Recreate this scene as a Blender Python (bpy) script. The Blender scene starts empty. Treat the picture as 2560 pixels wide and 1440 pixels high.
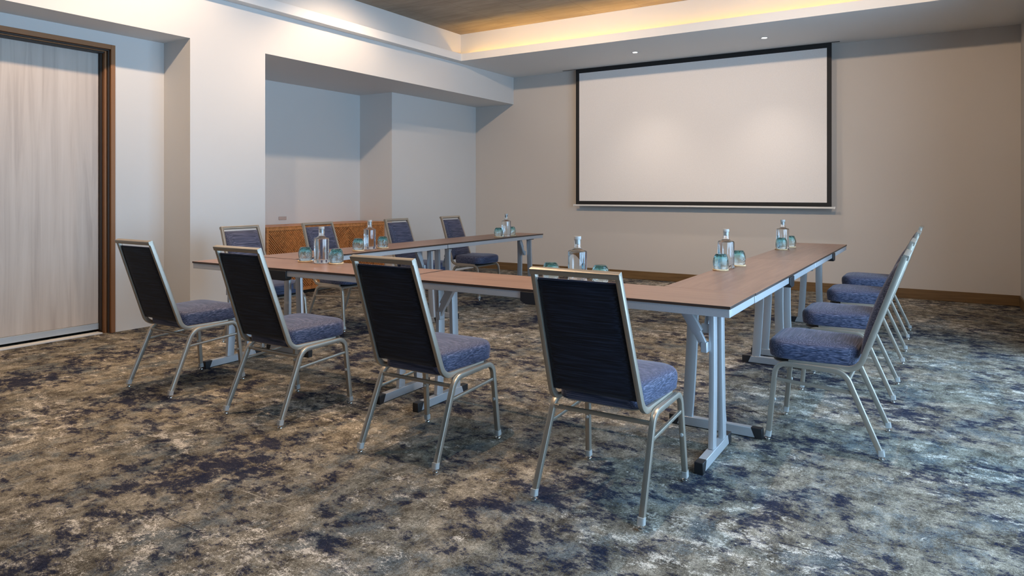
import bpy, bmesh, math, random
from mathutils import Vector, Matrix
random.seed(7)
PI = math.pi
sc = bpy.context.scene
col = sc.collection

# ------------------------------------------------------------------ helpers
def link(o, parent=None):
    col.objects.link(o)
    if parent is not None:
        o.parent = parent
    return o

def tag(o, label=None, cat=None, group=None, kind=None):
    if label: o['label'] = label
    if cat: o['category'] = cat
    if group: o['group'] = group
    if kind: o['kind'] = kind
    return o

def empty(name, loc=(0, 0, 0), rz=0.0):
    o = bpy.data.objects.new(name, None)
    o.empty_display_size = 0.1
    o.location = loc
    o.rotation_euler = (0, 0, rz)
    return link(o)

def build(name, bm, mat, parent=None, smooth=True, angle=40, bevel=0.0, seg=2):
    me = bpy.data.meshes.new(name)
    bmesh.ops.recalc_face_normals(bm, faces=bm.faces)
    bm.to_mesh(me)
    bm.free()
    mats = mat if isinstance(mat, (list, tuple)) else [mat]
    for m in mats:
        me.materials.append(m)
    if smooth:
        me.polygons.foreach_set('use_smooth', [True] * len(me.polygons))
        me.set_sharp_from_angle(angle=math.radians(angle))
    o = bpy.data.objects.new(name, me)
    if bevel:
        md = o.modifiers.new('Bevel', 'BEVEL')
        md.width = bevel
        md.segments = seg
        md.limit_method = 'ANGLE'
        md.angle_limit = math.radians(40)
    return link(o, parent)

def copy_tree(src, parent=None):
    c = src.copy()
    col.objects.link(c)
    c.parent = parent
    for ch in list(src.children):
        copy_tree(ch, c)
    return c

def box(bm, x0, x1, y0, y1, z0, z1, mi=0):
    vs = [bm.verts.new(p) for p in ((x0, y0, z0), (x1, y0, z0), (x1, y1, z0), (x0, y1, z0),
                                    (x0, y0, z1), (x1, y0, z1), (x1, y1, z1), (x0, y1, z1))]
    for f in ((0, 3, 2, 1), (4, 5, 6, 7), (0, 1, 5, 4), (1, 2, 6, 5), (2, 3, 7, 6), (3, 0, 4, 7)):
        fc = bm.faces.new([vs[i] for i in f])
        fc.material_index = mi
    return vs

def rrect(w, h, r, n=3):
    """rounded rectangle outline, counter-clockwise"""
    pts = []
    for cx, cy, a0 in ((w/2-r, h/2-r, 0), (-w/2+r, h/2-r, PI/2), (-w/2+r, -h/2+r, PI), (w/2-r, -h/2+r, 1.5*PI)):
        for i in range(n + 1):
            a = a0 + PI/2*i/n
            pts.append((cx + r*math.cos(a), cy + r*math.sin(a)))
    return pts

def sweep(bm, path, w, h, side=(1, 0, 0), r=0.004, n=2, caps=True, mi=0):
    """sweep a rounded rectangle along a path; w measured along `side`"""
    prof = rrect(w, h, min(r, w/2.01, h/2.01), n)
    P = [Vector(p) for p in path]
    rings = []
    for i, p in enumerate(P):
        if i == 0: t = P[1] - P[0]
        elif i == len(P) - 1: t = P[-1] - P[-2]
        else: t = (P[i+1] - P[i]).normalized() + (P[i] - P[i-1]).normalized()
        t.normalize()
        s = Vector(side)
        s = (s - t*s.dot(t)).normalized()
        u = t.cross(s)
        rings.append([bm.verts.new(p + s*a + u*b) for a, b in prof])
    m = len(prof)
    for a, b in zip(rings[:-1], rings[1:]):
        for i in range(m):
            f = bm.faces.new((a[i], a[(i+1) % m], b[(i+1) % m], b[i]))
            f.material_index = mi
    if caps:
        bm.faces.new(list(reversed(rings[0]))).material_index = mi
        bm.faces.new(rings[-1]).material_index = mi

def lathe(bm, prof, n=40, close_bottom=False, close_top=False, cx=0, cy=0, cz=0, wob=None):
    rings = []
    for k, (r, z) in enumerate(prof):
        if r < 1e-6:
            rings.append([bm.verts.new((cx, cy, cz + z))])
        else:
            ring = []
            for i in range(n):
                a = 2*PI*i/n
                rr = r*(wob(a, z) if wob else 1)
                ring.append(bm.verts.new((cx + rr*math.cos(a), cy + rr*math.sin(a), cz + z)))
            rings.append(ring)
    for a, b in zip(rings[:-1], rings[1:]):
        if len(a) == 1 and len(b) == 1: continue
        for i in range(n):
            j = (i+1) % n
            if len(a) == 1: bm.faces.new((a[0], b[j], b[i]))
            elif len(b) == 1: bm.faces.new((a[i], a[j], b[0]))
            else: bm.faces.new((a[i], a[j], b[j], b[i]))
    if close_bottom and len(rings[0]) > 1: bm.faces.new(list(reversed(rings[0])))
    if close_top and len(rings[-1]) > 1: bm.faces.new(rings[-1])

def arc(c0, c1, c2, r, n=8):
    """2-D fillet of corner c1 between c0 and c2"""
    a = Vector(c0) - Vector(c1); b = Vector(c2) - Vector(c1)
    a.normalize(); b.normalize()
    ang = a.angle(b)
    tl = r/math.tan(ang/2)
    s = Vector(c1) + a*tl
    bis = (a + b).normalized()
    cen = Vector(c1) + bis*(r/math.sin(ang/2))
    v0 = s - cen
    v1 = Vector(c1) + b*tl - cen
    out = []
    tot = PI - ang
    sgn = 1 if v0.x*v1.y - v0.y*v1.x > 0 else -1
    for i in range(n + 1):
        t = sgn*tot*i/n
        out.append((cen.x + v0.x*math.cos(t) - v0.y*math.sin(t), cen.y + v0.x*math.sin(t) + v0.y*math.cos(t)))
    return out

# ------------------------------------------------------------------ materials
class NT:
    def __init__(self, name):
        self.m = bpy.data.materials.new(name)
        self.m.use_nodes = True
        self.t = self.m.node_tree
        self.n = self.t.nodes
        self.l = self.t.links
        self.b = self.n['Principled BSDF']
        self.out = self.n['Material Output']
    def new(self, typ, **kw):
        nd = self.n.new(typ)
        for k, v in kw.items():
            if k.startswith('i_'):
                nd.inputs[k[2:].replace('_', ' ')].default_value = v
            else:
                setattr(nd, k, v)
        return nd
    def link(self, a, b): self.l.new(a, b)
    def set(self, **kw):
        for k, v in kw.items():
            self.b.inputs[k.replace('_', ' ')].default_value = v
    def coord(self, kind='Object', scale=(1, 1, 1), rot=(0, 0, 0), loc=(0, 0, 0)):
        tc = self.new('ShaderNodeTexCoord')
        mp = self.new('ShaderNodeMapping')
        mp.inputs['Scale'].default_value = scale
        mp.inputs['Rotation'].default_value = rot
        mp.inputs['Location'].default_value = loc
        self.link(tc.outputs[kind], mp.inputs['Vector'])
        return mp.outputs['Vector']
    def noise(self, vec, scale, detail=4, rough=0.5, dist=0.0):
        nd = self.new('ShaderNodeTexNoise')
        nd.inputs['Scale'].default_value = scale
        nd.inputs['Detail'].default_value = detail
        nd.inputs['Roughness'].default_value = rough
        nd.inputs['Distortion'].default_value = dist
        self.link(vec, nd.inputs['Vector'])
        return nd.outputs['Fac']
    def ramp(self, fac, stops, interp='LINEAR'):
        nd = self.new('ShaderNodeValToRGB')
        nd.color_ramp.interpolation = interp
        e = nd.color_ramp.elements
        while len(e) < len(stops): e.new(0.5)
        for el, (p, c) in zip(e, stops):
            el.position = p
            el.color = c if len(c) == 4 else (*c, 1)
        self.link(fac, nd.inputs['Fac'])
        return nd.outputs['Color']
    def mix(self, fac, a, b, blend='MIX'):
        nd = self.new('ShaderNodeMix', data_type='RGBA', blend_type=blend)
        if isinstance(fac, (int, float)): nd.inputs[0].default_value = fac
        else: self.link(fac, nd.inputs[0])
        for sock, v in ((nd.inputs[6], a), (nd.inputs[7], b)):
            if isinstance(v, tuple): sock.default_value = v if len(v) == 4 else (*v, 1)
            else: self.link(v, sock)
        return nd.outputs[2]
    def math(self, op, a, b=0.0, clamp=False):
        nd = self.new('ShaderNodeMath', operation=op, use_clamp=clamp)
        for s, v in ((nd.inputs[0], a), (nd.inputs[1], b)):
            if isinstance(v, (int, float)): s.default_value = v
            else: self.link(v, s)
        return nd.outputs[0]
    def bump(self, h, strength=0.2, dist=0.01):
        nd = self.new('ShaderNodeBump')
        nd.inputs['Strength'].default_value = strength
        nd.inputs['Distance'].default_value = dist
        self.link(h, nd.inputs['Height'])
        self.link(nd.outputs['Normal'], self.b.inputs['Normal'])
    def color(self, c): self.link(c, self.b.inputs['Base Color'])

def paint(name, c, rough=0.6, bump=0.05, spec=0.3):
    t = NT(name)
    v = t.coord('Object')
    n = t.noise(v, 1.3, 3)
    t.color(t.mix(n, tuple(x*0.975 for x in c), tuple(min(1, x*1.02) for x in c)))
    t.bump(t.noise(v, 220, 2), bump, 0.001)
    t.set(Roughness=rough, Specular_IOR_Level=spec)
    return t.m

M = {}
M['wall'] = paint('wall_paint', (0.70, 0.685, 0.665), 0.7)
M['wall_end'] = paint('wall_paint_greige', (0.56, 0.525, 0.49), 0.7)
M['wall_dark'] = paint('wall_paint_dark', (0.10, 0.085, 0.07), 0.7)
M['ceiling'] = paint('ceiling_paint', (0.74, 0.74, 0.73), 0.8)
M['lip'] = paint('fascia_paint', (0.80, 0.79, 0.77), 0.6)

# carpet
t = NT('carpet')
v0 = t.coord('Object')
warp = t.new('ShaderNodeTexNoise'); warp.inputs['Scale'].default_value = 2.2; warp.inputs['Detail'].default_value = 5
t.link(v0, warp.inputs['Vector'])
wv = t.new('ShaderNodeVectorMath', operation='MULTIPLY_ADD')
t.link(warp.outputs['Color'], wv.inputs[0]); wv.inputs[1].default_value = (0.10, 0.10, 0); t.link(v0, wv.inputs[2])
def mapped(scale, rz):
    mp = t.new('ShaderNodeMapping'); mp.inputs['Scale'].default_value = scale; mp.inputs['Rotation'].default_value = (0, 0, rz)
    t.link(wv.outputs[0], mp.inputs['Vector']); return mp.outputs['Vector']
vA = mapped((0.85, 1.2, 1), 0.25)
vB = mapped((1.2, 0.85, 1), -0.2)
vC = mapped((0.85, 1.2, 1), 0.5)
big = t.noise(vA, 1.3, 3, 0.55)
mid = t.noise(vB, 8.0, 10, 0.78)
pat = t.noise(vA, 11.0, 12, 0.78)
fin = t.noise(v0, 95, 5, 0.8)
tuft = t.noise(v0, 320, 2, 0.6)
fadd = t.math('ADD', t.math('MULTIPLY', t.math('SUBTRACT', fin, 0.5), 0.34), t.math('MULTIPLY', t.math('SUBTRACT', tuft, 0.5), 0.16))
base = t.ramp(t.math('ADD', mid, t.math('MULTIPLY', fadd, 0.6)), [(0.34, (0.045, 0.038, 0.030)), (0.45, (0.128, 0.112, 0.088)), (0.55, (0.245, 0.218, 0.173)), (0.68, (0.42, 0.38, 0.31))])
teal = t.noise(vB, 3.6, 9, 0.74)
tf = t.ramp(t.math('ADD', teal, fadd), [(0.50, (0, 0, 0)), (0.60, (1, 1, 1))])
c = t.mix(t.math('MULTIPLY', tf, 0.5), base, (0.075, 0.115, 0.150))
pfm = t.math('ADD', t.math('ADD', pat, t.math('MULTIPLY', big, 0.45)), fadd)
pale = t.ramp(pfm, [(0.785, (0, 0, 0)), (0.87, (1, 1, 1))])
c = t.mix(t.math('MULTIPLY', pale, 0.78), c, (0.66, 0.60, 0.52))
nv = t.noise(vC, 8.5, 12, 0.80)
nv2 = t.noise(vB, 1.5, 3, 0.5)
nf = t.math('ADD', t.math('ADD', nv, t.math('MULTIPLY', nv2, 0.40)), fadd)
navy = t.ramp(nf, [(0.725, (0, 0, 0)), (0.765, (1, 1, 1))])
c = t.mix(t.math('MULTIPLY', navy, 0.9), c, (0.008, 0.012, 0.034))
# scratch lines in several directions
for k, (rz, off) in enumerate(((0.5, 3.1), (1.35, 8.2), (-0.75, 5.5), (2.2, 1.7))):
    mp = t.new('ShaderNodeMapping'); mp.inputs['Rotation'].default_value = (0, 0, rz)
    mp.inputs['Scale'].default_value = (0.5, 34, 1); mp.inputs['Location'].default_value = (off, off*2, 0)
    t.link(v0, mp.inputs['Vector'])
    ln = t.noise(mp.outputs['Vector'], 2.4, 2, 0.5)
    brk = t.noise(v0, 5 + k, 4, 0.7)
    s = t.math('MULTIPLY', t.ramp(ln, [(0.705, (0, 0, 0)), (0.72, (1, 1, 1))]), t.ramp(brk, [(0.42, (0, 0, 0)), (0.52, (1, 1, 1))]))
    c = t.mix(t.math('MULTIPLY', s, 0.75), c, (0.020, 0.022, 0.04) if k != 1 else (0.36, 0.33, 0.28))
spk = t.ramp(fin, [(0.30, (0.50, 0.50, 0.50)), (0.5, (1, 1, 1)), (0.70, (1.6, 1.6, 1.6))])
c = t.mix(1.0, c, spk, 'MULTIPLY')
tsp = t.ramp(tuft, [(0.35, (0.62, 0.63, 0.66)), (0.65, (1.42, 1.40, 1.36))])
c = t.mix(1.0, c, tsp, 'MULTIPLY')
t.color(c)
t.bump(t.math('ADD', tuft, fin), 0.6, 0.004)
t.set(Roughness=0.95, Specular_IOR_Level=0.03)
M['carpet'] = t.m

# raw concrete / timber-tone ceiling slab
t = NT('board_marked_ceiling')
v = t.coord('Object', (1.0, 5.0, 1.0), (0, 0, 0.35))
g = t.noise(v, 1.6, 8, 0.62, 0.4)
g2 = t.noise(t.coord('Object'), 0.9, 4)
c = t.ramp(g, [(0.3, (0.22, 0.175, 0.135)), (0.55, (0.34, 0.28, 0.215)), (0.75, (0.45, 0.38, 0.29))])
c = t.mix(t.math('MULTIPLY', g2, 0.5), c, (0.27, 0.235, 0.19))
br = t.new('ShaderNodeTexBrick'); br.inputs['Scale'].default_value = 1.0; br.inputs['Mortar Size'].default_value = 0.0025
br.inputs['Brick Width'].default_value = 2.44; br.inputs['Row Height'].default_value = 0.61
t.link(t.coord('Object', rot=(0, 0, PI/2)), br.inputs['Vector'])
t.color(t.mix(t.math('MULTIPLY', br.outputs['Fac'], 0.6), c, (0.12, 0.095, 0.07)))
t.bump(g, 0.3, 0.004)
t.set(Roughness=0.75)
M['slab'] = t.m

# chair upholstery: fine horizontal striations
def fabric(nm, stops):
    global t
    t = NT(nm)
    vt = t.coord('Object', (6, 330, 330))
    vs = t.coord('Object', (330, 6, 330))
    tc = t.new('ShaderNodeTexCoord')
    sx = t.new('ShaderNodeSeparateXYZ'); t.link(tc.outputs['Normal'], sx.inputs[0])
    ax = t.math('GREATER_THAN', t.math('ABSOLUTE', sx.outputs[0]), 0.62)
    n1 = t.noise(vt, 1.0, 3, 0.5, 0.2)
    n2 = t.noise(vs, 1.0, 3, 0.5, 0.2)
    mx = t.new('ShaderNodeMix', data_type='FLOAT')
    t.link(ax, mx.inputs[0]); t.link(n1, mx.inputs[2]); t.link(n2, mx.inputs[3])
    n = mx.outputs[0]
    t.color(t.ramp(n, stops))
    t.bump(n, 0.6, 0.0013)
    t.set(Roughness=0.6, Specular_IOR_Level=0.35, Sheen_Weight=0.25, Sheen_Roughness=0.4)
    t.b.inputs['Sheen Tint'].default_value = (0.9, 0.85, 0.95, 1)
    return t.m
M['fabric'] = fabric('chair_fabric', [(0.32, (0.006, 0.010, 0.025)), (0.5, (0.031, 0.044, 0.092)), (0.66, (0.130, 0.132, 0.200))])
M['fabric_shaded'] = fabric('chair_fabric_shaded', [(0.32, (0.0015, 0.0025, 0.006)), (0.5, (0.005, 0.009, 0.022)), (0.68, (0.018, 0.029, 0.060))])  # chair fabric darkened to put the shade of the backs into its colour
M['fabric_shaded'].node_tree.nodes['Principled BSDF'].inputs['Sheen Weight'].default_value = 0.04

def metal(name, c, rough, metallic=0.75):
    t = NT(name)
    n = t.noise(t.coord('Object'), 400, 2)
    t.color(t.mix(n, tuple(x*0.9 for x in c), tuple(x*1.08 for x in c)))
    t.set(Roughness=rough, Metallic=metallic)
    t.bump(n, 0.05, 0.0004)
    return t.m
M['pewter'] = metal('pewter_frame', (0.42, 0.375, 0.315), 0.36, 0.72)
M['silver'] = metal('silver_paint', (0.52, 0.53, 0.55), 0.42, 0.55)
M['chrome'] = metal('chrome', (0.8, 0.8, 0.8), 0.12, 1.0)
M['alu'] = metal('brushed_aluminium', (0.55, 0.58, 0.60), 0.45, 0.6)
M['bronze'] = metal('bronze_door_frame', (0.30, 0.135, 0.055), 0.45, 0.3)
M['bronze_dark'] = metal('dark_bronze_rebate', (0.045, 0.030, 0.022), 0.5, 0.3)
def plain(name, c, rough=0.5, **kw):
    t = NT(name)
    n = t.noise(t.coord('Object'), 90, 2)
    t.color(t.mix(n, tuple(x*0.93 for x in c), tuple(min(1, x*1.05) for x in c)))
    t.set(Roughness=rough, **kw)
    return t.m
M['black'] = plain('black_plastic', (0.012, 0.012, 0.014), 0.45)
M['edge'] = plain('dark_table_edge', (0.045, 0.026, 0.018), 0.4)
M['ferrule'] = plain('clear_plastic_ferrule', (0.62, 0.62, 0.60), 0.25, Transmission_Weight=0.4)
M['screen'] = plain('projection_fabric', (0.80, 0.775, 0.755), 0.85)
M['border'] = plain('screen_black_border', (0.008, 0.008, 0.009), 0.7)
M['whiteplastic'] = plain('white_plastic', (0.75, 0.74, 0.72), 0.4)
M['countertop'] = plain('pale_stone_top', (0.62, 0.55, 0.50), 0.3)

# laminate table tops (grain along local x)
t = NT('walnut_laminate')
v = t.coord('Object', (1.0, 14, 14))
g = t.noise(v, 2.2, 8, 0.6, 0.3)
g2 = t.noise(t.coord('Object', (1, 4, 1)), 1.7, 3)
c = t.ramp(g, [(0.3, (0.180, 0.094, 0.060)), (0.52, (0.240, 0.134, 0.088)), (0.72, (0.30, 0.176, 0.120))])
c = t.mix(t.math('MULTIPLY', g2, 0.35), c, (0.17, 0.112, 0.085))
t.color(c)
t.set(Roughness=0.33, Specular_IOR_Level=0.5)
t.bump(g, 0.06, 0.0006)
M['walnut'] = t.m

# pale door veneer, vertical grain
t = NT('pale_ash_veneer')
v = t.coord('Object', (9, 9, 0.45))
g = t.noise(v, 1.6, 8, 0.6, 0.7)
w = t.noise(t.coord('Object', (2.2, 2.2, 0.35)), 1.5, 4)
c = t.ramp(g, [(0.3, (0.46, 0.385, 0.335)), (0.5, (0.61, 0.53, 0.465)), (0.72, (0.70, 0.62, 0.555))])
c = t.mix(t.math('MULTIPLY', w, 0.45), c, (0.47, 0.44, 0.42))
t.color(c)
t.set(Roughness=0.5)
t.bump(g, 0.08, 0.001)
M['ash'] = t.m

# baseboard timber and credenza timber
t = NT('baseboard_oak')
g = t.noise(t.coord('Object', (1, 1, 18)), 3, 6, 0.6)
t.color(t.ramp(g, [(0.3, (0.115, 0.062, 0.022)), (0.7, (0.20, 0.115, 0.045))]))
t.set(Roughness=0.45)
M['oak'] = t.m
t = NT('credenza_timber')
g = t.noise(t.coord('Object', (3, 3, 3)), 9, 6, 0.6, 0.5)
t.color(t.ramp(g, [(0.3, (0.38, 0.140, 0.042)), (0.55, (0.62, 0.245, 0.075)), (0.75, (0.78, 0.36, 0.13))]))
t.set(Roughness=0.42)
M['teak'] = t.m
M['teak_dark'] = plain('credenza_backing', (0.045, 0.016, 0.007), 0.7)

# coaster: end-grain wood
t = NT('coaster_wood')
wv2 = t.new('ShaderNodeTexWave', wave_type='RINGS', rings_direction='Z')
wv2.inputs['Scale'].default_value = 60; wv2.inputs['Distortion'].default_value = 3
t.link(t.coord('Object'), wv2.inputs['Vector'])
t.color(t.mix(wv2.outputs['Fac'], (0.62, 0.42, 0.22), (0.78, 0.58, 0.35)))
t.set(Roughness=0.6)
M['coaster'] = t.m

# glass
t = NT('clear_glass')
t.set(Roughness=0.0, IOR=1.45, Transmission_Weight=1.0)
t.b.inputs['Base Color'].default_value = (0.97, 0.99, 1.0, 1)
M['glass'] = t.m
t = NT('water')
t.set(Roughness=0.0, IOR=1.33, Transmission_Weight=1.0)
t.b.inputs['Base Color'].default_value = (0.985, 0.995, 1.0, 1)
M['water'] = t.m
t = NT('teal_blown_glass')
tc = t.new('ShaderNodeTexCoord')
s = t.new('ShaderNodeSeparateXYZ'); t.link(tc.outputs['Object'], s.inputs[0])
f = t.math('DIVIDE', s.outputs[2], 0.093, True)
t.color(t.ramp(f, [(0.0, (0.96, 0.995, 1.0)), (0.5, (0.80, 0.955, 0.965)), (0.82, (0.52, 0.86, 0.90)), (1.0, (0.10, 0.48, 0.55))]))
vo = t.new('ShaderNodeTexVoronoi'); vo.inputs['Scale'].default_value = 75
t.link(t.coord('Object', (1, 1, 0.6)), vo.inputs['Vector'])
t.bump(t.math('ADD', vo.outputs['Distance'], t.noise(t.coord('Object'), 60, 3)), 0.7, 0.003)
t.set(Roughness=0.0, IOR=1.42, Transmission_Weight=1.0)
M['teal'] = t.m

def emit(name, c, s):
    m = bpy.data.materials.new(name); m.use_nodes = True
    nt = m.node_tree; nt.nodes.clear()
    e = nt.nodes.new('ShaderNodeEmission'); e.inputs[0].default_value = (*c, 1); e.inputs[1].default_value = s
    o = nt.nodes.new('ShaderNodeOutputMaterial'); nt.links.new(e.outputs[0], o.inputs[0])
    return m
M['led'] = emit('cove_led', (1.0, 0.53, 0.09), 36)
M['lamp'] = emit('downlight_lens', (1.0, 0.90, 0.82), 30)

# window pane: mostly clear with a faint reflection
m = bpy.data.materials.new('window_glass'); m.use_nodes = True
nt = m.node_tree; nt.nodes.clear()
tr = nt.nodes.new('ShaderNodeBsdfTransparent'); gl = nt.nodes.new('ShaderNodeBsdfGlossy'); gl.inputs['Roughness'].default_value = 0.02
ms = nt.nodes.new('ShaderNodeMixShader'); ms.inputs[0].default_value = 0.05
o = nt.nodes.new('ShaderNodeOutputMaterial')
nt.links.new(tr.outputs[0], ms.inputs[1]); nt.links.new(gl.outputs[0], ms.inputs[2]); nt.links.new(ms.outputs[0], o.inputs[0])
M['pane'] = m

# ------------------------------------------------------------------ dimensions (metres; camera above the origin)
XW = 0.70        # right wall
YE = 9.15        # screen wall
YB = -3.4        # wall behind the camera
XB = -5.74       # beam / pillar face
ZB = 2.615       # underside of the beam
ZC = 3.035       # soffit
ZT = 3.44        # raised slab
XD = -6.15       # doorway recess wall
XN = -7.08       # niche back
XP = -6.47       # pilaster face

# ------------------------------------------------------------------ setting
bm = bmesh.new(); box(bm, -7.6, XW + 0.3, YB - 0.3, YE + 0.3, -0.12, 0.0)
tag(build('floor', bm, M['carpet'], smooth=False), kind='structure')

bm = bmesh.new()
box(bm, XB - 1.9, XB, YB, YE, ZB, ZC + 0.6)                 # beam running the length of the room
box(bm, XB - 1.9, XB, 3.67, 4.476, 0, ZB)                   # pillar
DY0, DY1, DZ1 = 1.20, 3.195, 2.475                          # door opening in the recess wall
box(bm, XB - 1.9, XD, DY1, 3.67, 0, ZB)
box(bm, XB - 1.9, XD, YB, DY0, 0, ZB)
box(bm, XB - 1.9, XD, DY0, DY1, DZ1, ZB)
box(bm, XB - 1.9, XD - 0.30, DY0, DY1, 0, DZ1)
box(bm, XB - 1.9, XN, 4.476, 7.14, 0, ZB)                   # niche back
box(bm, XB - 1.9, XP, 7.14, YE, 0, ZB)                      # pilaster
tag(build('wall_left', bm, M['wall'], smooth=False), kind='structure')

bm = bmesh.new(); box(bm, -7.6, XW + 0.25, YE, YE + 0.25, 0, ZT + 0.2)
tag(build('wall_far', bm, M['wall_end'], smooth=False), kind='structure')
bm = bmesh.new(); box(bm, -7.6, XW + 0.25, YB - 0.25, YB, 0, ZT + 0.2)
tag(build('wall_near', bm, M['wall_dark'], smooth=False), kind='structure')

# right wall with a run of tall windows
WY0, WY1, WZ0, WZ1 = 1.3, 6.3, 0.12, 2.75
nwin = 4
bay = (WY1 - WY0)/nwin
bm = bmesh.new()
box(bm, XW, XW + 0.25, YB, WY0, 0, ZC)
box(bm, XW, XW + 0.25, WY1, YE, 0, ZC)
box(bm, XW, XW + 0.25, WY0, WY1, 0, WZ0)
box(bm, XW, XW + 0.25, WY0, WY1, WZ1, ZC)
for i in range(1, nwin):
    box(bm, XW, XW + 0.25, WY0 + bay*i - 0.06, WY0 + bay*i + 0.06, WZ0, WZ1)
tag(build('wall_right', bm, M['wall_end'], smooth=False), kind='structure')
for i in range(nwin):
    y0, y1 = WY0 + bay*i + (0.06 if i else 0), WY0 + bay*(i+1) - (0.06 if i < nwin-1 else 0)
    bm = bmesh.new()
    fx0, fx1 = XW + 0.12, XW + 0.17
    box(bm, fx0, fx1, y0, y0 + 0.04, WZ0, WZ1); box(bm, fx0, fx1, y1 - 0.04, y1, WZ0, WZ1)
    box(bm, fx0, fx1, y0 + 0.04, y1 - 0.04, WZ0, WZ0 + 0.04); box(bm, fx0, fx1, y0 + 0.04, y1 - 0.04, WZ1 - 0.04, WZ1)
    w = tag(build('window_%d' % (i+1), bm, M['bronze_dark'], smooth=False), kind='structure')
    bm = bmesh.new(); box(bm, XW + 0.14, XW + 0.146, y0 + 0.04, y1 - 0.04, WZ0 + 0.04, WZ1 - 0.04)
    build('pane', bm, M['pane'], w, smooth=False)

# ceiling: lowered soffit ring with a lip and cove, raised slab above
TX0, TX1, TY0, TY1 = -5.62, 0.30, 0.6, 7.60
LT, CV = 0.02, 0.14
bm = bmesh.new()
ox0, ox1, oy0, oy1 = TX0 - CV, TX1 + 0.12, TY0 - CV, TY1 + 0.15   # inner (upper) walls of the cove
box(bm, XB - 0.02, XW + 0.05, oy1, YE, ZC, ZT + 0.1)        # far soffit
box(bm, XB - 0.02, XW + 0.05, YB, oy0, ZC, ZT + 0.1)
box(bm, ox1, XW + 0.05, oy0, oy1, ZC, ZT + 0.1)
# trough floors
box(bm, XB - 0.02, ox1, TY1 + LT, oy1, ZC, ZC + 0.018)
box(bm, XB - 0.02, ox1, oy0, TY0 - LT, ZC, ZC + 0.018)
box(bm, XB - 0.02, TX0 - LT, TY0 - LT, TY1 + LT, ZC, ZC + 0.018)
box(bm, TX1 + LT, ox1, TY0 - LT, TY1 + LT, ZC, ZC + 0.018)
tag(build('ceiling', bm, M['ceiling'], smooth=False), kind='structure')
bm = bmesh.new()
zl = 3.133
box(bm, TX0, TX1, TY1, TY1 + LT, ZC, zl)
box(bm, TX0, TX1, TY0 - LT, TY0, ZC, zl)
box(bm, TX0 - LT, TX0, TY0 - LT, TY1 + LT, ZC + 0.0001, zl + 0.0001)
box(bm, TX1, TX1 + LT, TY0 - LT, TY1 + LT, ZC + 0.0001, zl + 0.0001)
tag(build('trim_1', bm, M['lip'], smooth=False), kind='structure')
bm = bmesh.new(); box(bm, -6.2, XW + 0.2, YB, YE, ZT, ZT + 0.12)
tag(build('ceiling_slab', bm, M['slab'], smooth=False), kind='structure')
bpy.data.objects['ceiling_slab'].name = 'ceiling.001'

# cove LED strip behind the far lip
bm = bmesh.new(); box(bm, TX0 + 0.02, TX1 - 0.02, TY1 + 0.118, TY1 + 0.130, ZC + 0.019, ZC + 0.026)
tag(build('led_strip', bm, M['led'], smooth=False), 'long warm yellow light strip glowing in the ceiling cove above the projection screen', 'light strip')

# baseboards
bm = bmesh.new(); box(bm, XP + 0.002, XW - 0.002, YE - 0.014, YE, 0, 0.115)
tag(build('baseboard_far', bm, M['oak'], bevel=0.003), kind='structure')
bm = bmesh.new(); box(bm, XW - 0.014, XW, WY1, YE - 0.015, 0, 0.115)
tag(build('baseboard_right', bm, M['oak'], bevel=0.003), kind='structure')

# ------------------------------------------------------------------ sliding door in its bronze frame
door = tag(empty('door_1', (XD, 2.3, 0)), kind='structure')
def pbox(name, m, x0, x1, y0, y1, z0, z1, parent, bevel=0.0, extra=None, origin=(0, 0, 0)):
    bm = bmesh.new(); ox, oy, oz = origin
    box(bm, x0-ox, x1-ox, y0-oy, y1-oy, z0-oz, z1-oz)
    for e in (extra or []): box(bm, e[0]-ox, e[1]-ox, e[2]-oy, e[3]-oy, e[4]-oz, e[5]-oz)
    return build(name, bm, m, parent, smooth=bool(bevel), bevel=bevel)
dz = (XD, 2.3, 0)
pbox('door_leaf', M['ash'], XD - 0.155, XD - 0.11, 2.378, 3.14, 0.085, 2.455, door, 0.002, origin=dz)
pbox('door_leaf', M['ash'], XD - 0.155, XD - 0.11, 1.30, 2.372, 0.085, 2.455, door, 0.002, origin=dz)
pbox('kick_rail', M['alu'], XD - 0.157, XD - 0.104, 1.25, 3.14, 0.03, 0.084, door, 0.002, origin=dz)
pbox('threshold', M['whiteplastic'], XD - 0.10, XD - 0.02, 1.25, 3.13, 0.0, 0.012, door, 0.002, origin=dz)
# casing: face plus stepped rebates
fr = pbox('door_frame', M['bronze'], XD - 0.29, XD + 0.012, 3.185, 3.222, 0, 2.512, door, 0.002,
          [(XD - 0.29, XD + 0.012, 1.16, 3.185, 2.472, 2.512),
           (XD - 0.29, XD - 0.035, 3.155, 3.184, 0, 2.471), (XD - 0.29, XD - 0.035, 1.2, 3.155, 2.452, 2.471)], dz)
pbox('door_rebate', M['bronze_dark'], XD - 0.034, XD - 0.012, 3.171, 3.184, 0, 2.471, door, 0.001,
     [(XD - 0.034, XD - 0.012, 1.2, 3.171, 2.459, 2.471), (XD - 0.105, XD - 0.075, 3.141, 3.154, 0.02, 2.451),
      (XD - 0.105, XD - 0.045, 1.2, 3.154, 2.438, 2.4515)], dz)

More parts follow.
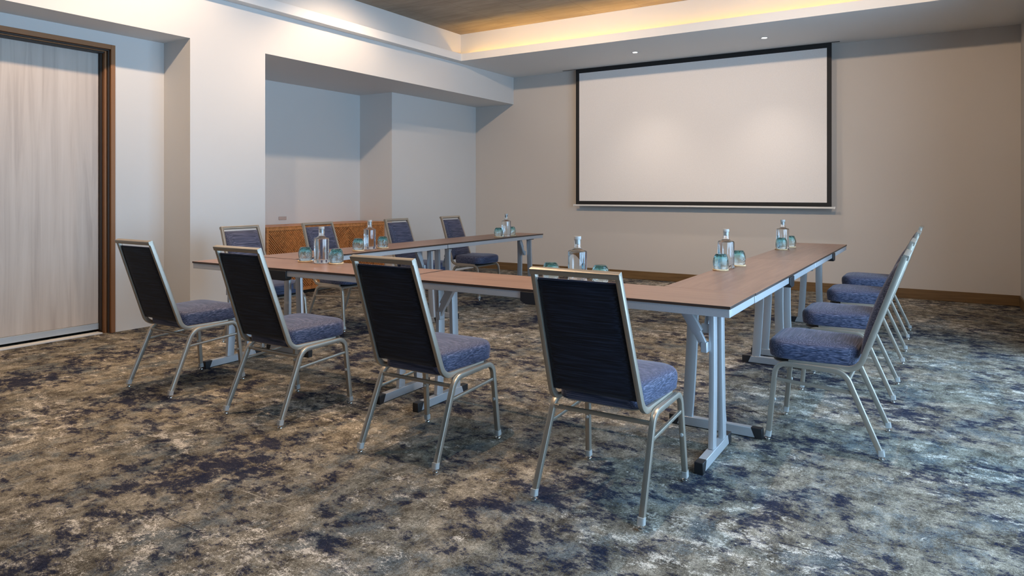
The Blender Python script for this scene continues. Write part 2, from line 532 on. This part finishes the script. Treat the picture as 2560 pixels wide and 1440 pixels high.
# ------------------------------------------------------------------ projection screen
SY = YE - 0.12
scr = tag(empty('projection_screen', (-2.862, SY, 1.045)), 'large white pull-down projection screen with a black border on the far wall', 'projection screen')
def S(*a): return (a[0]+2.862, a[1]+2.862, a[2]-SY, a[3]-SY, a[4]-1.045, a[5]-1.045)
def sbox(name, m, *a, bevel=0.0, extra=()):
    bm = bmesh.new(); box(bm, *S(*a))
    for e in extra: box(bm, *S(*e))
    return build(name, bm, m, scr, smooth=bool(bevel), bevel=bevel)
X0, X1, I0, I1, Z0, ZI0, ZI1 = -4.581, -1.144, -4.527, -1.196, 1.052, 1.102, 2.972
sbox('screen_fabric', M['screen'], I0, I1, SY - 0.002, SY + 0.002, ZI0, ZI1)
sbox('border', M['border'], X0, I0, SY - 0.003, SY + 0.003, Z0, ZC - 0.001,
     extra=[(I1, X1, SY - 0.003, SY + 0.003, Z0, ZC - 0.001), (I0, I1, SY - 0.003, SY + 0.003, Z0, ZI0), (I0, I1, SY - 0.003, SY + 0.003, ZI1, ZC - 0.001)])
bar = sbox('bottom_bar', M['whiteplastic'], -4.600, -1.125, SY - 0.012, SY + 0.012, 1.028, 1.051, bevel=0.004)
for x in (-4.622, -1.124):
    bm = bmesh.new(); box(bm, *S(x, x + 0.021, SY - 0.014, SY + 0.014, 1.025, 1.053))
    build('end_cap', bm, M['whiteplastic'], bar, bevel=0.003)
sbox('housing_slot', M['black'], -4.80, X0 - 0.001, SY - 0.012, SY + 0.012, ZC - 0.004, ZC - 0.0005)
sbox('housing_slot', M['black'], X1 + 0.001, -1.055, SY - 0.012, SY + 0.012, ZC - 0.004, ZC - 0.0005)

# ------------------------------------------------------------------ downlights over the screen
def downlight(x, y, label):
    r = tag(empty('recessed_downlight', (x, y, ZC)), label, 'downlight', 'ceiling downlights before the screen')
    bm = bmesh.new(); lathe(bm, [(0.030, -0.0005), (0.030, -0.003), (0.046, -0.003), (0.048, -0.0005)], 32)
    build('trim_ring', bm, M['ceiling'], r)
    bm = bmesh.new(); lathe(bm, [(0, -0.002), (0.029, -0.002), (0.029, -0.0005)], 32)
    build('lens', bm, M['lamp'], r)
downlight(-3.374, 8.33, 'small lit round downlight in the soffit, the left one, nearer the beam corner')
downlight(-1.777, 8.35, 'small lit round downlight in the soffit, the right one, nearer the right wall')

# wall socket plate in the niche
bm = bmesh.new(); box(bm, 0, 0.008, -0.06, 0.06, -0.022, 0.022)
o = build('wall_socket', bm, plain('socket_plate', (0.50, 0.42, 0.38), 0.4), bevel=0.003)
o.location = (XN, 5.78, 0.90)
tag(o, 'small rectangular socket plate on the niche wall just above the wooden sideboard', 'socket')

# ------------------------------------------------------------------ banquet chair (local +y is where the sitter faces)
def upx(z): return 0.192 - 0.018*(z - 0.39)/0.55
UT, UB = (-0.336, 0.930), (-0.148, 0.392)
def make_chair():
    r = empty('banquet_chair')
    # back frame : two uprights bent into seat rails + top rail
    bm = bmesh.new()
    prof = [UT] + arc(UT, UB, (0.16, 0.392), 0.07, 8) + [(0.16, 0.392)]
    for s in (-1, 1):
        sweep(bm, [(s*upx(max(z, 0.39)), y, z) for y, z in prof], 0.020, 0.026, (1, 0, 0), 0.003)
    ty, tz = UT[0] - 0.003, UT[1] - 0.002
    d = Vector((0, 0.332, -0.943))
    sweep(bm, [(-upx(.93) - 0.010, ty, tz), (upx(.93) + 0.010, ty, tz)], 0.023, 0.0265, d, 0.003)
    build('back_frame', bm, M['pewter'], r)
    # legs
    F0, FC, RC, R0 = (0.249, 0.035), (0.216, 0.386), (-0.092, 0.379), (-0.240, 0.035)
    def lx(z): return 0.2265 - 0.0125*z/0.386
    for s in (-1, 1):
        pf = [F0] + arc(F0, FC, RC, 0.055, 8) + [(0.06, 0.3825)]
        pr = [(0.06, 0.3825)] + arc(FC, RC, R0, 0.075, 8) + [R0]
        for path, fy in ((pf, 0.251), (pr, -0.2465)):
            bm = bmesh.new()
            sweep(bm, [(s*lx(z), y, z) for y, z in path], 0.022, 0.024, (1, 0, 0), 0.0032)
            leg = build('leg', bm, M['pewter'], r)
            bm = bmesh.new()
            sx = s*lx(0.03)
            sweep(bm, [(sx, fy - math.copysign(0.004, fy), 0.046), (sx, fy, 0.020)], 0.027, 0.028, (1, 0, 0), 0.006, 3)
            build('ferrule', bm, M['ferrule'], leg)
            bm = bmesh.new()
            lathe(bm, [(0, 0), (0.013, 0), (0.0145, 0.004), (0.013, 0.009), (0.006, 0.011), (0.006, 0.021), (0, 0.021)], 20, cx=sx, cy=fy)
            build('glide', bm, M['chrome'], leg)
            if fy > 0:
                bm = bmesh.new()
                lathe(bm, [(0, 0), (0.008, 0), (0.008, 0.004), (0.005, 0.006), (0, 0.006)], 16)
                bmesh.ops.transform(bm, matrix=Matrix.Translation((s*(lx(0.2)), 0.233 - 0.0125, 0.205)) @ Matrix.Rotation(PI/2, 4, 'X'), verts=bm.verts)
                build('bumper', bm, M['ferrule'], leg)
        bm = bmesh.new()
        sweep(bm, [(s*0.2165, 0.2215, 0.306), (s*0.2165, -0.122, 0.286)], 0.013, 0.015, (1, 0, 0), 0.003)
        build('stretcher', bm, M['pewter'], r)
    bm = bmesh.new()
    sweep(bm, [(-0.212, -0.108, 0.345), (0.212, -0.108, 0.345)], 0.016, 0.016, (0, 1, 0), 0.003)
    build('stretcher', bm, M['pewter'], r)
    bm = bmesh.new()
    sweep(bm, [(-0.212, 0.17, 0.372), (0.212, 0.17, 0.372)], 0.016, 0.016, (0, 1, 0), 0.003)
    build('stretcher', bm, M['pewter'], r)
    # seat outline: slightly wider in front, rounded corners
    def outline(inset, n=9):
        wf, wr, yf, yr = 0.213 - inset, 0.180 - inset, 0.262 - inset, -0.142 + inset
        rf, rr = max(0.095 - inset, 0.006), max(0.055 - inset, 0.006)
        pts = []
        for cx, cy, rad, a0 in ((wf - rf, yf - rf, rf, 0), (-wf + rf, yf - rf, rf, PI/2), (-wr + rr, yr + rr, rr, PI), (wr - rr, yr + rr, rr, 1.5*PI)):
            for i in range(n + 1):
                a = a0 + PI/2*i/n
                pts.append((cx + rad*math.cos(a), cy + rad*math.sin(a)))
        return pts
    def ringed(levels, cap_lo=True, centre_z=None):
        bm = bmesh.new(); rings = []
        for ins, z in levels:
            rings.append([bm.verts.new((x, y, z - (0.014*min(1, max(0, (-0.03 - y)/0.06)) if 0.40 < z < 0.43 else 0))) for x, y in outline(ins)])
        m = len(rings[0])
        for a, b in zip(rings[:-1], rings[1:]):
            for i in range(m):
                bm.faces.new((a[i], a[(i+1) % m], b[(i+1) % m], b[i]))
        bm.faces.new(list(reversed(rings[0])))
        c = bm.verts.new((0, 0.06, centre_z))
        for i in range(m):
            bm.faces.new((rings[-1][i], rings[-1][(i+1) % m], c))
        return bm
    bm = ringed([(0.034, 0.3835), (0.020, 0.385), (0.018, 0.3895)], centre_z=0.3895)
    build('seat_frame', bm, M['pewter'], r)
    bm = ringed([(0.006, 0.407), (0.001, 0.411), (0.0, 0.425), (-0.003, 0.448), (-0.002, 0.468), (0.002, 0.479), (0.010, 0.4875),
                 (0.025, 0.4935), (0.05, 0.4985), (0.10, 0.5045), (0.14, 0.5065)], centre_z=0.508)
    build('seat', bm, M['fabric'], r, angle=60)
    # backrest pad between the uprights
    bm = bmesh.new()
    nu, nv = 16, 26
    nrm = Vector((0, 0.943, 0.332))
    def pad(sgn, amt, zt=0.893):
        bm = bmesh.new(); rows, seam = [], []
        for j in range(nv + 1):
            v = j/nv
            z = 0.437 + (zt - 0.437)*v
            y = UB[0] + (z - 0.392)*(UT[0] - UB[0])/(UT[1] - UB[1])
            ra, rb = [], []
            for i in range(nu + 1):
                u = 2*i/nu - 1
                k = math.sqrt(max(1 - abs(u)**6, 0))*math.sqrt(max(1 - abs(2*v - 1)**8, 0))
                c = Vector((u*(upx(z) - 0.0115), y, z))
                ra.append(bm.verts.new(c + nrm*sgn*amt(k, v)))
                rb.append(bm.verts.new(c + nrm*sgn*0.0003))
            rows.append(ra); seam.append(rb)
        for j in range(nv):
            for i in range(nu):
                bm.faces.new((rows[j][i], rows[j][i+1], rows[j+1][i+1], rows[j+1][i]))
                bm.faces.new((seam[j][i], seam[j+1][i], seam[j+1][i+1], seam[j][i+1]))
            bm.faces.new((rows[j][0], rows[j+1][0], seam[j+1][0], seam[j][0]))
            bm.faces.new((rows[j][nu], seam[j][nu], seam[j+1][nu], rows[j+1][nu]))
        for i in range(nu):
            bm.faces.new((rows[0][i], seam[0][i], seam[0][i+1], rows[0][i+1]))
            bm.faces.new((rows[nv][i], rows[nv][i+1], seam[nv][i+1], seam[nv][i]))
        return bm
    bm.free()
    build('backrest_rear_shaded', pad(-1, lambda k, v: 0.002 + 0.008*k), M['fabric_shaded'], r, angle=75)  # rear half of the pad, shade painted in by the darker fabric copy
    bm = pad(1, lambda k, v: 0.002 + 0.020*k + 0.022*k*math.sin(PI*min(1, v))**0.8, 0.900)
    build('backrest', bm, M['fabric'], r, angle=75)
    return r

chair0 = make_chair()
GF, GL, GR = 'chairs along the front table', 'chairs along the left tables', 'chairs along the right tables'
chairs = [
    (-4.117, 2.607, 0.00, 'leftmost banquet chair, navy, seen from behind beside the brown door frame', GF),
    (-3.135, 2.607, 0.00, 'navy banquet chair seen from behind, second from the door, before the front table', GF),
    (-2.102, 2.595, 0.00, 'navy banquet chair seen from behind, third from the door, at the front table middle', GF),
    (-1.154, 2.598, 0.00, 'nearest and largest navy banquet chair, back to the camera, by the front table right corner', GF),
    (-0.487, 3.776, PI/2, 'navy banquet chair in side view on the right, nearest of that row', GR),
    (-0.495, 4.781, PI/2, 'navy banquet chair on the right side, second from the camera in its row', GR),
    (-0.495, 5.849, PI/2, 'navy banquet chair on the right side, third from the camera in its row', GR),
    (-0.50, 6.800, PI/2, 'navy banquet chair on the right side, farthest of its row', GR),
    (-4.738, 3.700, -PI/2, 'navy banquet chair facing right before the white pillar, left of the slatted sideboard', GL),
    (-4.71, 4.530, -PI/2, 'navy banquet chair facing right before the left half of the slatted sideboard', GL),
    (-4.71, 5.640, -PI/2, 'navy banquet chair facing right before the right end of the slatted sideboard', GL),
    (-4.71, 6.600, -PI/2, 'navy banquet chair facing right, farthest on the left, standing beyond the sideboard', GL),
]
for i, (x, y, rz, lab, grp) in enumerate(chairs):
    c = chair0 if i == 0 else copy_tree(chair0)
    c.location = (x, y, 0); c.rotation_euler = (0, 0, rz)
    tag(c, lab, 'chair', grp)

# ------------------------------------------------------------------ folding tables (local x = length, -y = sitter's side, origin at one end's outer corner on the floor)
TW = 0.46
def make_table(L, clamp_x=None, ybr=0.180):
    r = empty('folding_table')
    bm = bmesh.new(); box(bm, 0, L, 0, TW, 0.7275, 0.740, 0)
    o = build('tabletop', bm, [M['walnut'], M['edge']], r, bevel=0.0008)
    for p in o.data.polygons:
        if abs(p.normal.z) < 0.5: p.material_index = 1
    bm = bmesh.new()
    z0, z1, a, th = 0.691, 0.7273, 0.004, 0.022
    box(bm, a, L - a, a, a + th, z0, z1); box(bm, a, L - a, TW - a - th, TW - a, z0, z1)
    box(bm, a, a + th, a + th + 0.0005, TW - a - th - 0.0005, z0, z1); box(bm, L - a - th, L - a, a + th + 0.0005, TW - a - th - 0.0005, z0, z1)
    build('apron', bm, M['silver'], r, bevel=0.0015)
    for sgn, fx in ((1, 0.135), (-1, L - 0.135)):
        # foot bar
        bm = bmesh.new()
        hw = 0.0185
        y0, y1 = 0.012, 0.448
        vs = [(-hw, y0, 0.004), (hw, y0, 0.004), (hw, y1, 0.004), (-hw, y1, 0.004),
              (-hw, y0 + 0.022, 0.050), (hw, y0 + 0.022, 0.050), (hw, y1 - 0.022, 0.050), (-hw, y1 - 0.022, 0.050)]
        vv = [bm.verts.new((fx + p[0], p[1], p[2])) for p in vs]
        for f in ((0, 3, 2, 1), (4, 5, 6, 7), (0, 1, 5, 4), (1, 2, 6, 5), (2, 3, 7, 6), (3, 0, 4, 7)):
            bm.faces.new([vv[i] for i in f])
        leg = build('foot_bar', bm, M['silver'], r, bevel=0.002)
        for e in (0, 1):
            bm = bmesh.new()
            w2 = hw + 0.0015
            if e == 0: q = [(-0.004, 0.0), (y0 + 0.018, 0.0), (y0 + 0.040, 0.0515), (-0.004, 0.0515)]
            else: q = [(TW + 0.012, 0.0), (y1 - 0.018, 0.0), (y1 - 0.040, 0.0515), (TW + 0.012, 0.0515)]
            lo = [bm.verts.new((fx - w2, y, z)) for y, z in q]; hi = [bm.verts.new((fx + w2, y, z)) for y, z in q]
            bm.faces.new(lo); bm.faces.new(list(reversed(hi)))
            for i in range(4):
                bm.faces.new((lo[i], hi[i], hi[(i+1) % 4], lo[(i+1) % 4]))
            build('foot_cap', bm, M['black'], leg, bevel=0.003)
        # two bowed posts, wide across the table, thin along it; both stand towards the inner side of the U
        for ya, ym, yt in ((0.205, 0.232, 0.215), (0.378, 0.352, 0.345)):
            path = []
            for k in range(13):
                f = k/12
                y = (1-f)**2*ya + 2*f*(1-f)*(ym) + f*f*yt
                path.append((fx, y, 0.050 + (0.690 - 0.050)*f))
            bm = bmesh.new()
            sweep(bm, path, 0.024, 0.056, (1, 0, 0), 0.0022)
            build('post', bm, M['silver'], r)
        bm = bmesh.new()
        box(bm, fx - 0.022, fx + 0.022, 0.165, 0.400, 0.676, 0.6915)
        build('pivot_block', bm, M['black'], r, bevel=0.003)
        # folding brace between the middle of the posts and the underside
        bm = bmesh.new()
        p0 = Vector((fx + sgn*0.028, ybr, 0.520)); pm = Vector((fx + sgn*0.075, ybr, 0.610)); p1 = Vector((fx + sgn*0.125, ybr, 0.693))
        sweep(bm, [p0, pm], 0.022, 0.034, (0, 1, 0), 0.002)
        sweep(bm, [pm - (p1-pm)*0.35, p1 - (p1-pm)*0.25], 0.030, 0.046, (0, 1, 0), 0.002)
        sweep(bm, [p1 - (p1-pm)*0.3, p1], 0.022, 0.026, (0, 1, 0), 0.002)
        br_ = build('brace', bm, M['silver'], r)
        bm = bmesh.new()
        a_, b_ = sorted((fx + sgn*0.0125, fx + sgn*0.042))
        box(bm, a_, b_, ybr - 0.017, ybr + 0.025, 0.492, 0.540)
        build('bracket', bm, M['silver'], br_, bevel=0.003)
    if clamp_x is not None:
        bm = bmesh.new()
        x0, x1 = clamp_x
        pts = [(x0, 0.727), (x0, 0.680), (x0 + 0.03, 0.664), (x1 - 0.012, 0.664), (x1, 0.676), (x1, 0.727)]
        lo = [bm.verts.new((x, -0.006, z)) for x, z in pts]; hi = [bm.verts.new((x, 0.045, z)) for x, z in pts]
        bm.faces.new(lo); bm.faces.new(list(reversed(hi)))
        for i in range(6): bm.faces.new((lo[i], hi[i], hi[(i+1) % 6], lo[(i+1) % 6]))
        build('latch', bm, M['black'], r, bevel=0.003)
    return r

GT = 'folding tables set in a U'
LF = 1.862
tb = make_table(LF, (0.82, 0.96)); tb.location = (-2.628, 2.945, 0); tb.rotation_euler = (0, 0, math.radians(0.2))
tag(tb, 'brown-topped folding table at the front right, its corner nearest the camera', 'table', GT)
tb = make_table(1.85, (0.76, 0.955)); tb.location = (-4.485, 2.883, 0); tb.rotation_euler = (0, 0, math.radians(1.8))
tag(tb, 'brown-topped folding table at the front left, behind the second chair from the door', 'table', GT)
LS = 1.825
right = make_table(LS, (0.85, 0.97), 0.285); right.location = (-0.765, 3.412, 0); right.rotation_euler = (0, 0, PI/2)
tag(right, 'brown-topped folding table on the right side, nearer of the two', 'table', GT)
r2 = copy_tree(right); r2.location = (-0.765, 5.240, 0)
tag(r2, 'brown-topped folding table on the right side, farther one, toward the far wall', 'table', GT)
# left arm: sitter's side faces -x
l1 = copy_tree(right); l1.location = (-4.455, 3.372 + LS, 0); l1.rotation_euler = (0, 0, -PI/2)
tag(l1, 'brown-topped folding table on the left side, nearer one before the sideboard', 'table', GT)
l2 = copy_tree(right); l2.location = (-4.455, 5.20 + LS, 0); l2.rotation_euler = (0, 0, -PI/2)
tag(l2, 'brown-topped folding table on the left side, farther one by the farthest left chair', 'table', GT)

# ------------------------------------------------------------------ bottles, tumblers, coasters
def make_bottle():
    r = empty('water_bottle')
    bm = bmesh.new()
    outer = [(0, 0), (0.046, 0), (0.0495, 0.002), (0.051, 0.006), (0.051, 0.165), (0.0500, 0.170), (0.0465, 0.1730), (0.037, 0.1760), (0.028, 0.1800),
             (0.0218, 0.185), (0.0193, 0.191), (0.0188, 0.198), (0.0186, 0.232)]
    inner = [(0.0150, 0.232), (0.0150, 0.196), (0.0185, 0.187), (0.026, 0.179), (0.038, 0.1725), (0.0450, 0.168), (0.0465, 0.163), (0.0465, 0.030), (0.044, 0.024), (0, 0.021)]
    lathe(bm, outer + inner, 48)
    build('glass_body', bm, M['glass'], r, angle=50)
    bm = bmesh.new()
    lathe(bm, [(0, 0.0206), (0.0442, 0.0238), (0.0468, 0.030), (0.0468, 0.163), (0.0453, 0.1682), (0.038, 0.1728), (0.034, 0.1745), (0, 0.1745)], 48)
    build('water', bm, M['water'], r, angle=50)
    bm = bmesh.new()
    lathe(bm, [(0, 0.208), (0.0145, 0.208), (0.0148, 0.2325), (0.0192, 0.2330), (0.0195, 0.236), (0.0195, 0.2475), (0.0185, 0.2495), (0, 0.2495)], 32)
    build('stopper', bm, M['ferrule'], r, angle=50)
    return r
def make_tumbler():
    bm = bmesh.new()
    # stands upside down: open rim on the coaster, thick base on top
    outer = [(0.0405, 0.0), (0.0425, 0.003), (0.0455, 0.020), (0.0478, 0.036), (0.0475, 0.050), (0.0450, 0.064), (0.0400, 0.078), (0.0345, 0.088), (0.0325, 0.0915), (0.030, 0.093), (0, 0.0925)]
    inner = [(0, 0.083), (0.026, 0.082), (0.0345, 0.073), (0.0405, 0.061), (0.0430, 0.050), (0.0438, 0.036), (0.0425, 0.020), (0.0390, 0.003), (0.0405, 0.0)]
    def wob(a, z): return 1 + 0.012*math.sin(5*a + z*90) + 0.010*math.sin(9*a - z*140)
    lathe(bm, outer + inner[:-1], 56, wob=wob)
    # close the rim
    bm.verts.ensure_lookup_table()
    ne = [e for e in bm.edges if len(e.link_faces) == 1]
    bmesh.ops.bridge_loops(bm, edges=ne)
    return build('glass_tumbler', bm, M['teal'], angle=70)
def make_coaster():
    bm = bmesh.new()
    def wob(a, z): return 1 + 0.035*math.sin(2*a + 0.6) + 0.02*math.sin(5*a) + 0.012*math.sin(9*a + 1)
    lathe(bm, [(0, 0), (0.047, 0), (0.0495, 0.003), (0.0490, 0.007), (0.0475, 0.0085), (0, 0.0085)], 48, wob=wob)
    return build('wooden_coaster', bm, M['coaster'], angle=50)

b0, g0, c0 = make_bottle(), make_tumbler(), make_coaster()
bottles = [
    (-3.620, 3.285, 'clear water bottle on the front left table, between second and third chairs'),
    (-4.153, 4.305, 'clear water bottle on the near left table in front of the slatted sideboard'),
    (-4.080, 6.350, 'clear water bottle on the far left table, the smallest one left of the screen'),
    (-1.665, 3.300, 'clear water bottle partly hidden by the top rail of the nearest chair'),
    (-1.184, 4.455, 'clear water bottle on the nearer right table with a tumbler before it'),
    (-1.178, 6.253, 'clear water bottle on the far right table, under the right corner of the screen'),
]
for i, (x, y, lab) in enumerate(bottles):
    b = b0 if i == 0 else copy_tree(b0)
    b.location = (x, y, 0.7405); b.rotation_euler = (0, 0, i*0.7)
    tag(b, lab, 'bottle', 'water bottles on the tables')
wh = ['left of the bottle on the front left table', 'right of the bottle on the front left table',
      'left of the bottle before the sideboard', 'right of the bottle before the sideboard',
      'left of the bottle on the far left table', 'right of the bottle on the far left table',
      'left of the bottle behind the nearest chair', 'right of the bottle behind the nearest chair',
      'in front of the bottle on the nearer right table', 'half behind the bottle on the nearer right table',
      'in front of the bottle on the far right table', 'half behind the bottle on the far right table']
gl = [(-3.783, 3.285), (-3.492, 3.300), (-4.123, 4.140), (-4.133, 4.445), (-4.100, 6.225), (-4.105, 6.500),
      (-1.822, 3.290), (-1.530, 3.300), (-1.176, 4.303), (-1.150, 4.625), (-1.165, 6.125), (-1.150, 6.440)]
for i, ((x, y), w) in enumerate(zip(gl, wh)):
    c = c0 if i == 0 else c0.copy()
    g = g0 if i == 0 else g0.copy()
    if i: col.objects.link(c); col.objects.link(g)
    c.location = (x, y, 0.7405); c.rotation_euler = (0, 0, i*1.3)
    g.location = (x, y, 0.7495); g.rotation_euler = (0, 0, i*2.1)
    tag(c, 'wood-slice coaster under the tumbler ' + w, 'coaster', 'wooden coasters')
    tag(g, 'upturned teal tumbler ' + w, 'glass', 'teal tumblers')

# ------------------------------------------------------------------ slatted sideboard in the niche
CX, CY0, CY1, CZ0, CZT = -6.58, 5.15, 7.11, 0.04, 0.825
cr = tag(empty('sideboard', (CX, (CY0 + CY1)/2, 0)), 'low wooden sideboard with chevron slatted doors standing in the wall niche', 'sideboard')
YM = (CY0 + CY1)/2
def cbox(name, m, x0, x1, y0, y1, z0, z1, bevel=0.0, extra=()):
    bm = bmesh.new()
    for e in ((x0, x1, y0, y1, z0, z1),) + tuple(extra): box(bm, e[0]-CX, e[1]-CX, e[2]-YM, e[3]-YM, e[4], e[5])
    return build(name, bm, m, cr, smooth=bool(bevel), bevel=bevel)
fw_ = 0.035
cbox('cabinet_body', M['teak'], XN + 0.01, CX, CY0, CY0 + fw_, CZ0, CZT - 0.012, 0.002,
     ((XN + 0.01, CX, CY1 - fw_, CY1, CZ0, CZT - 0.012), (XN + 0.01, CX, CY0 + fw_, CY1 - fw_, CZT - 0.012 - fw_, CZT - 0.012),
      (XN + 0.01, CX, CY0 + fw_, CY1 - fw_, CZ0, CZ0 + fw_)))
cbox('countertop', M['teak'], XN + 0.01, CX + 0.004, CY0 - 0.004, CY1 + 0.004, CZT - 0.0115, CZT, 0.002)
cbox('plinth', M['black'], XN + 0.05, CX - 0.04, CY0 + 0.05, CY1 - 0.05, 0, CZ0 - 0.0005)
# slatted panels: zigzag of diagonal slats clipped to triangles
def clip(poly, a, b, c):
    out = []
    for i in range(len(poly)):
        p, q = poly[i], poly[(i+1) % len(poly)]
        dp, dq = a*p[0] + b*p[1] - c, a*q[0] + b*q[1] - c
        if dp >= 0: out.append(p)
        if (dp > 0) != (dq > 0) and abs(dp - dq) > 1e-9:
            s = dp/(dp - dq); out.append((p[0] + s*(q[0]-p[0]), p[1] + s*(q[1]-p[1])))
    return out
y0p, y1p = CY0 + fw_, CY1 - fw_
z0p, z1p = CZ0 + fw_, CZT - 0.012 - fw_
hp = (y1p - y0p)/3.0
def slats(bm, tri, slope):
    n = Vector((-slope, 1)).normalized()
    ds = [n.x*p[0] + n.y*p[1] for p in tri]
    pitch, wd = 0.0215, 0.0125
    k = math.floor(min(ds)/pitch)
    while k*pitch < max(ds):
        d0 = k*pitch; k += 1
        poly = clip(list(tri), n.x, n.y, d0)
        if len(poly) < 3: continue
        poly = clip(poly, -n.x, -n.y, -(d0 + wd))
        if len(poly) < 3: continue
        ok = [poly[0]]
        for p in poly[1:]:
            if (p[0]-ok[-1][0])**2 + (p[1]-ok[-1][1])**2 > 1e-8: ok.append(p)
        if len(ok) < 3: continue
        lo = [bm.verts.new((-0.022, y - YM, z)) for y, z in ok]; hi = [bm.verts.new((-0.004, y - YM, z)) for y, z in ok]
        bm.faces.new(lo); bm.faces.new(list(reversed(hi)))
        for i in range(len(ok)): bm.faces.new((lo[i], hi[i], hi[(i+1) % len(ok)], lo[(i+1) % len(ok)]))
sl = (z1p - z0p)/hp
for i in range(3):
    a, b = y0p + hp*i, y0p + hp*(i+1)
    pn = cbox('slatted_door', M['teak_dark'], CX - 0.034, CX - 0.0225, a, b - 0.001, z0p, z1p)
    bm = bmesh.new()
    if i % 2 == 0:   # boundary falls left to right
        slats(bm, [(a, z0p), (b, z0p), (a, z1p)], -sl)
        slats(bm, [(b, z0p), (b, z1p), (a, z1p)], sl)
    else:
        slats(bm, [(a, z0p), (b, z0p), (b, z1p)], sl)
        slats(bm, [(a, z0p), (b, z1p), (a, z1p)], -sl)
    build('slats', bm, M['teak'], pn, smooth=False)

# ------------------------------------------------------------------ lights
def spot(name, loc, target, power, size=75, blend=0.6, colr=(1.0, 0.78, 0.58), soft=0.03):
    l = bpy.data.lights.new(name, 'SPOT')
    l.energy = power; l.spot_size = math.radians(size); l.spot_blend = blend; l.color = colr; l.shadow_soft_size = soft
    o = bpy.data.objects.new(name, l)
    o.location = loc
    d = Vector(target) - Vector(loc)
    o.rotation_euler = d.to_track_quat('-Z', 'Y').to_euler()
    return link(o)
WARM = (1.0, 0.72, 0.48)
# ceiling track spots washing the left wall
for y in (1.4, 3.2, 5.2):
    spot('track_spot', (-4.62, y, 3.40), (-5.9, y + 0.3, 1.45), 88, 122, 0.7, WARM)
# spots toward the screen wall
for x, tx, p, sz in ((-4.45, -4.3, 185, 92), (-2.5, -2.6, 105, 88), (-0.6, -0.5, 150, 88)):
    spot('track_spot', (x, 5.0, 3.36), (tx, 9.1, 1.7), p, sz, 0.9, WARM)
# spots straight down over the tables and the open floor
for x, y, p, sz in ((-1.3, 4.0, 150, 104), (-3.0, 3.7, 210, 100), (-2.2, 1.9, 140, 96), (-4.2, 2.3, 170, 84), (-1.2, 6.4, 70, 80)):
    spot('track_spot', (x, y, 3.36), (x, y - 0.15, 0.0), p, sz, 0.9, WARM)
for x in (-3.374, -1.777):
    spot('downlight_lamp', (x, 8.34, 3.02), (x, 8.45, 0), 34, 92, 1.0, (1.0, 0.85, 0.72), 0.03)

w = bpy.data.worlds.new('World'); sc.world = w; w.use_nodes = True
bg = w.node_tree.nodes['Background']
bg.inputs[0].default_value = (0.43, 0.69, 0.98, 1); bg.inputs[1].default_value = 8.2
for i in range(nwin):
    y0, y1 = WY0 + bay*i + (0.06 if i else 0), WY0 + bay*(i+1) - (0.06 if i < nwin-1 else 0)
    l = bpy.data.lights.new('sky_portal', 'AREA'); l.shape = 'RECTANGLE'
    l.size = WZ1 - WZ0 - 0.08; l.size_y = y1 - y0 - 0.08
    l.cycles.is_portal = True
    o = bpy.data.objects.new('sky_portal', l); o.location = (XW + 0.2, (y0 + y1)/2, (WZ0 + WZ1)/2)
    o.rotation_euler = (0, math.radians(90), 0)
    link(o)

# ------------------------------------------------------------------ camera
cd = bpy.data.cameras.new('Camera')
cam = bpy.data.objects.new('Camera', cd); link(cam)
cam.location = (0, 0, 1.225)
cam.rotation_euler = (PI/2, 0, 0.56264)
cd.sensor_width = 36.0
cd.lens = 1712.3*36.0/2560.0
cd.shift_y = -(720 - 481.26)/2560.0
cd.clip_start = 0.05
sc.camera = cam

sc.view_settings.view_transform = 'Standard'
sc.view_settings.look = 'None'
sc.view_settings.gamma = 1.0
sc.view_settings.use_curve_mapping = False
sc.view_settings.exposure = 0.22
sc.cycles.use_denoising = True
sc.cycles.max_bounces = 12
sc.cycles.transmission_bounces = 12
sc.cycles.transparent_max_bounces = 12
sc.cycles.sample_clamp_indirect = 6.0
sc.cycles.blur_glossy = 0.5
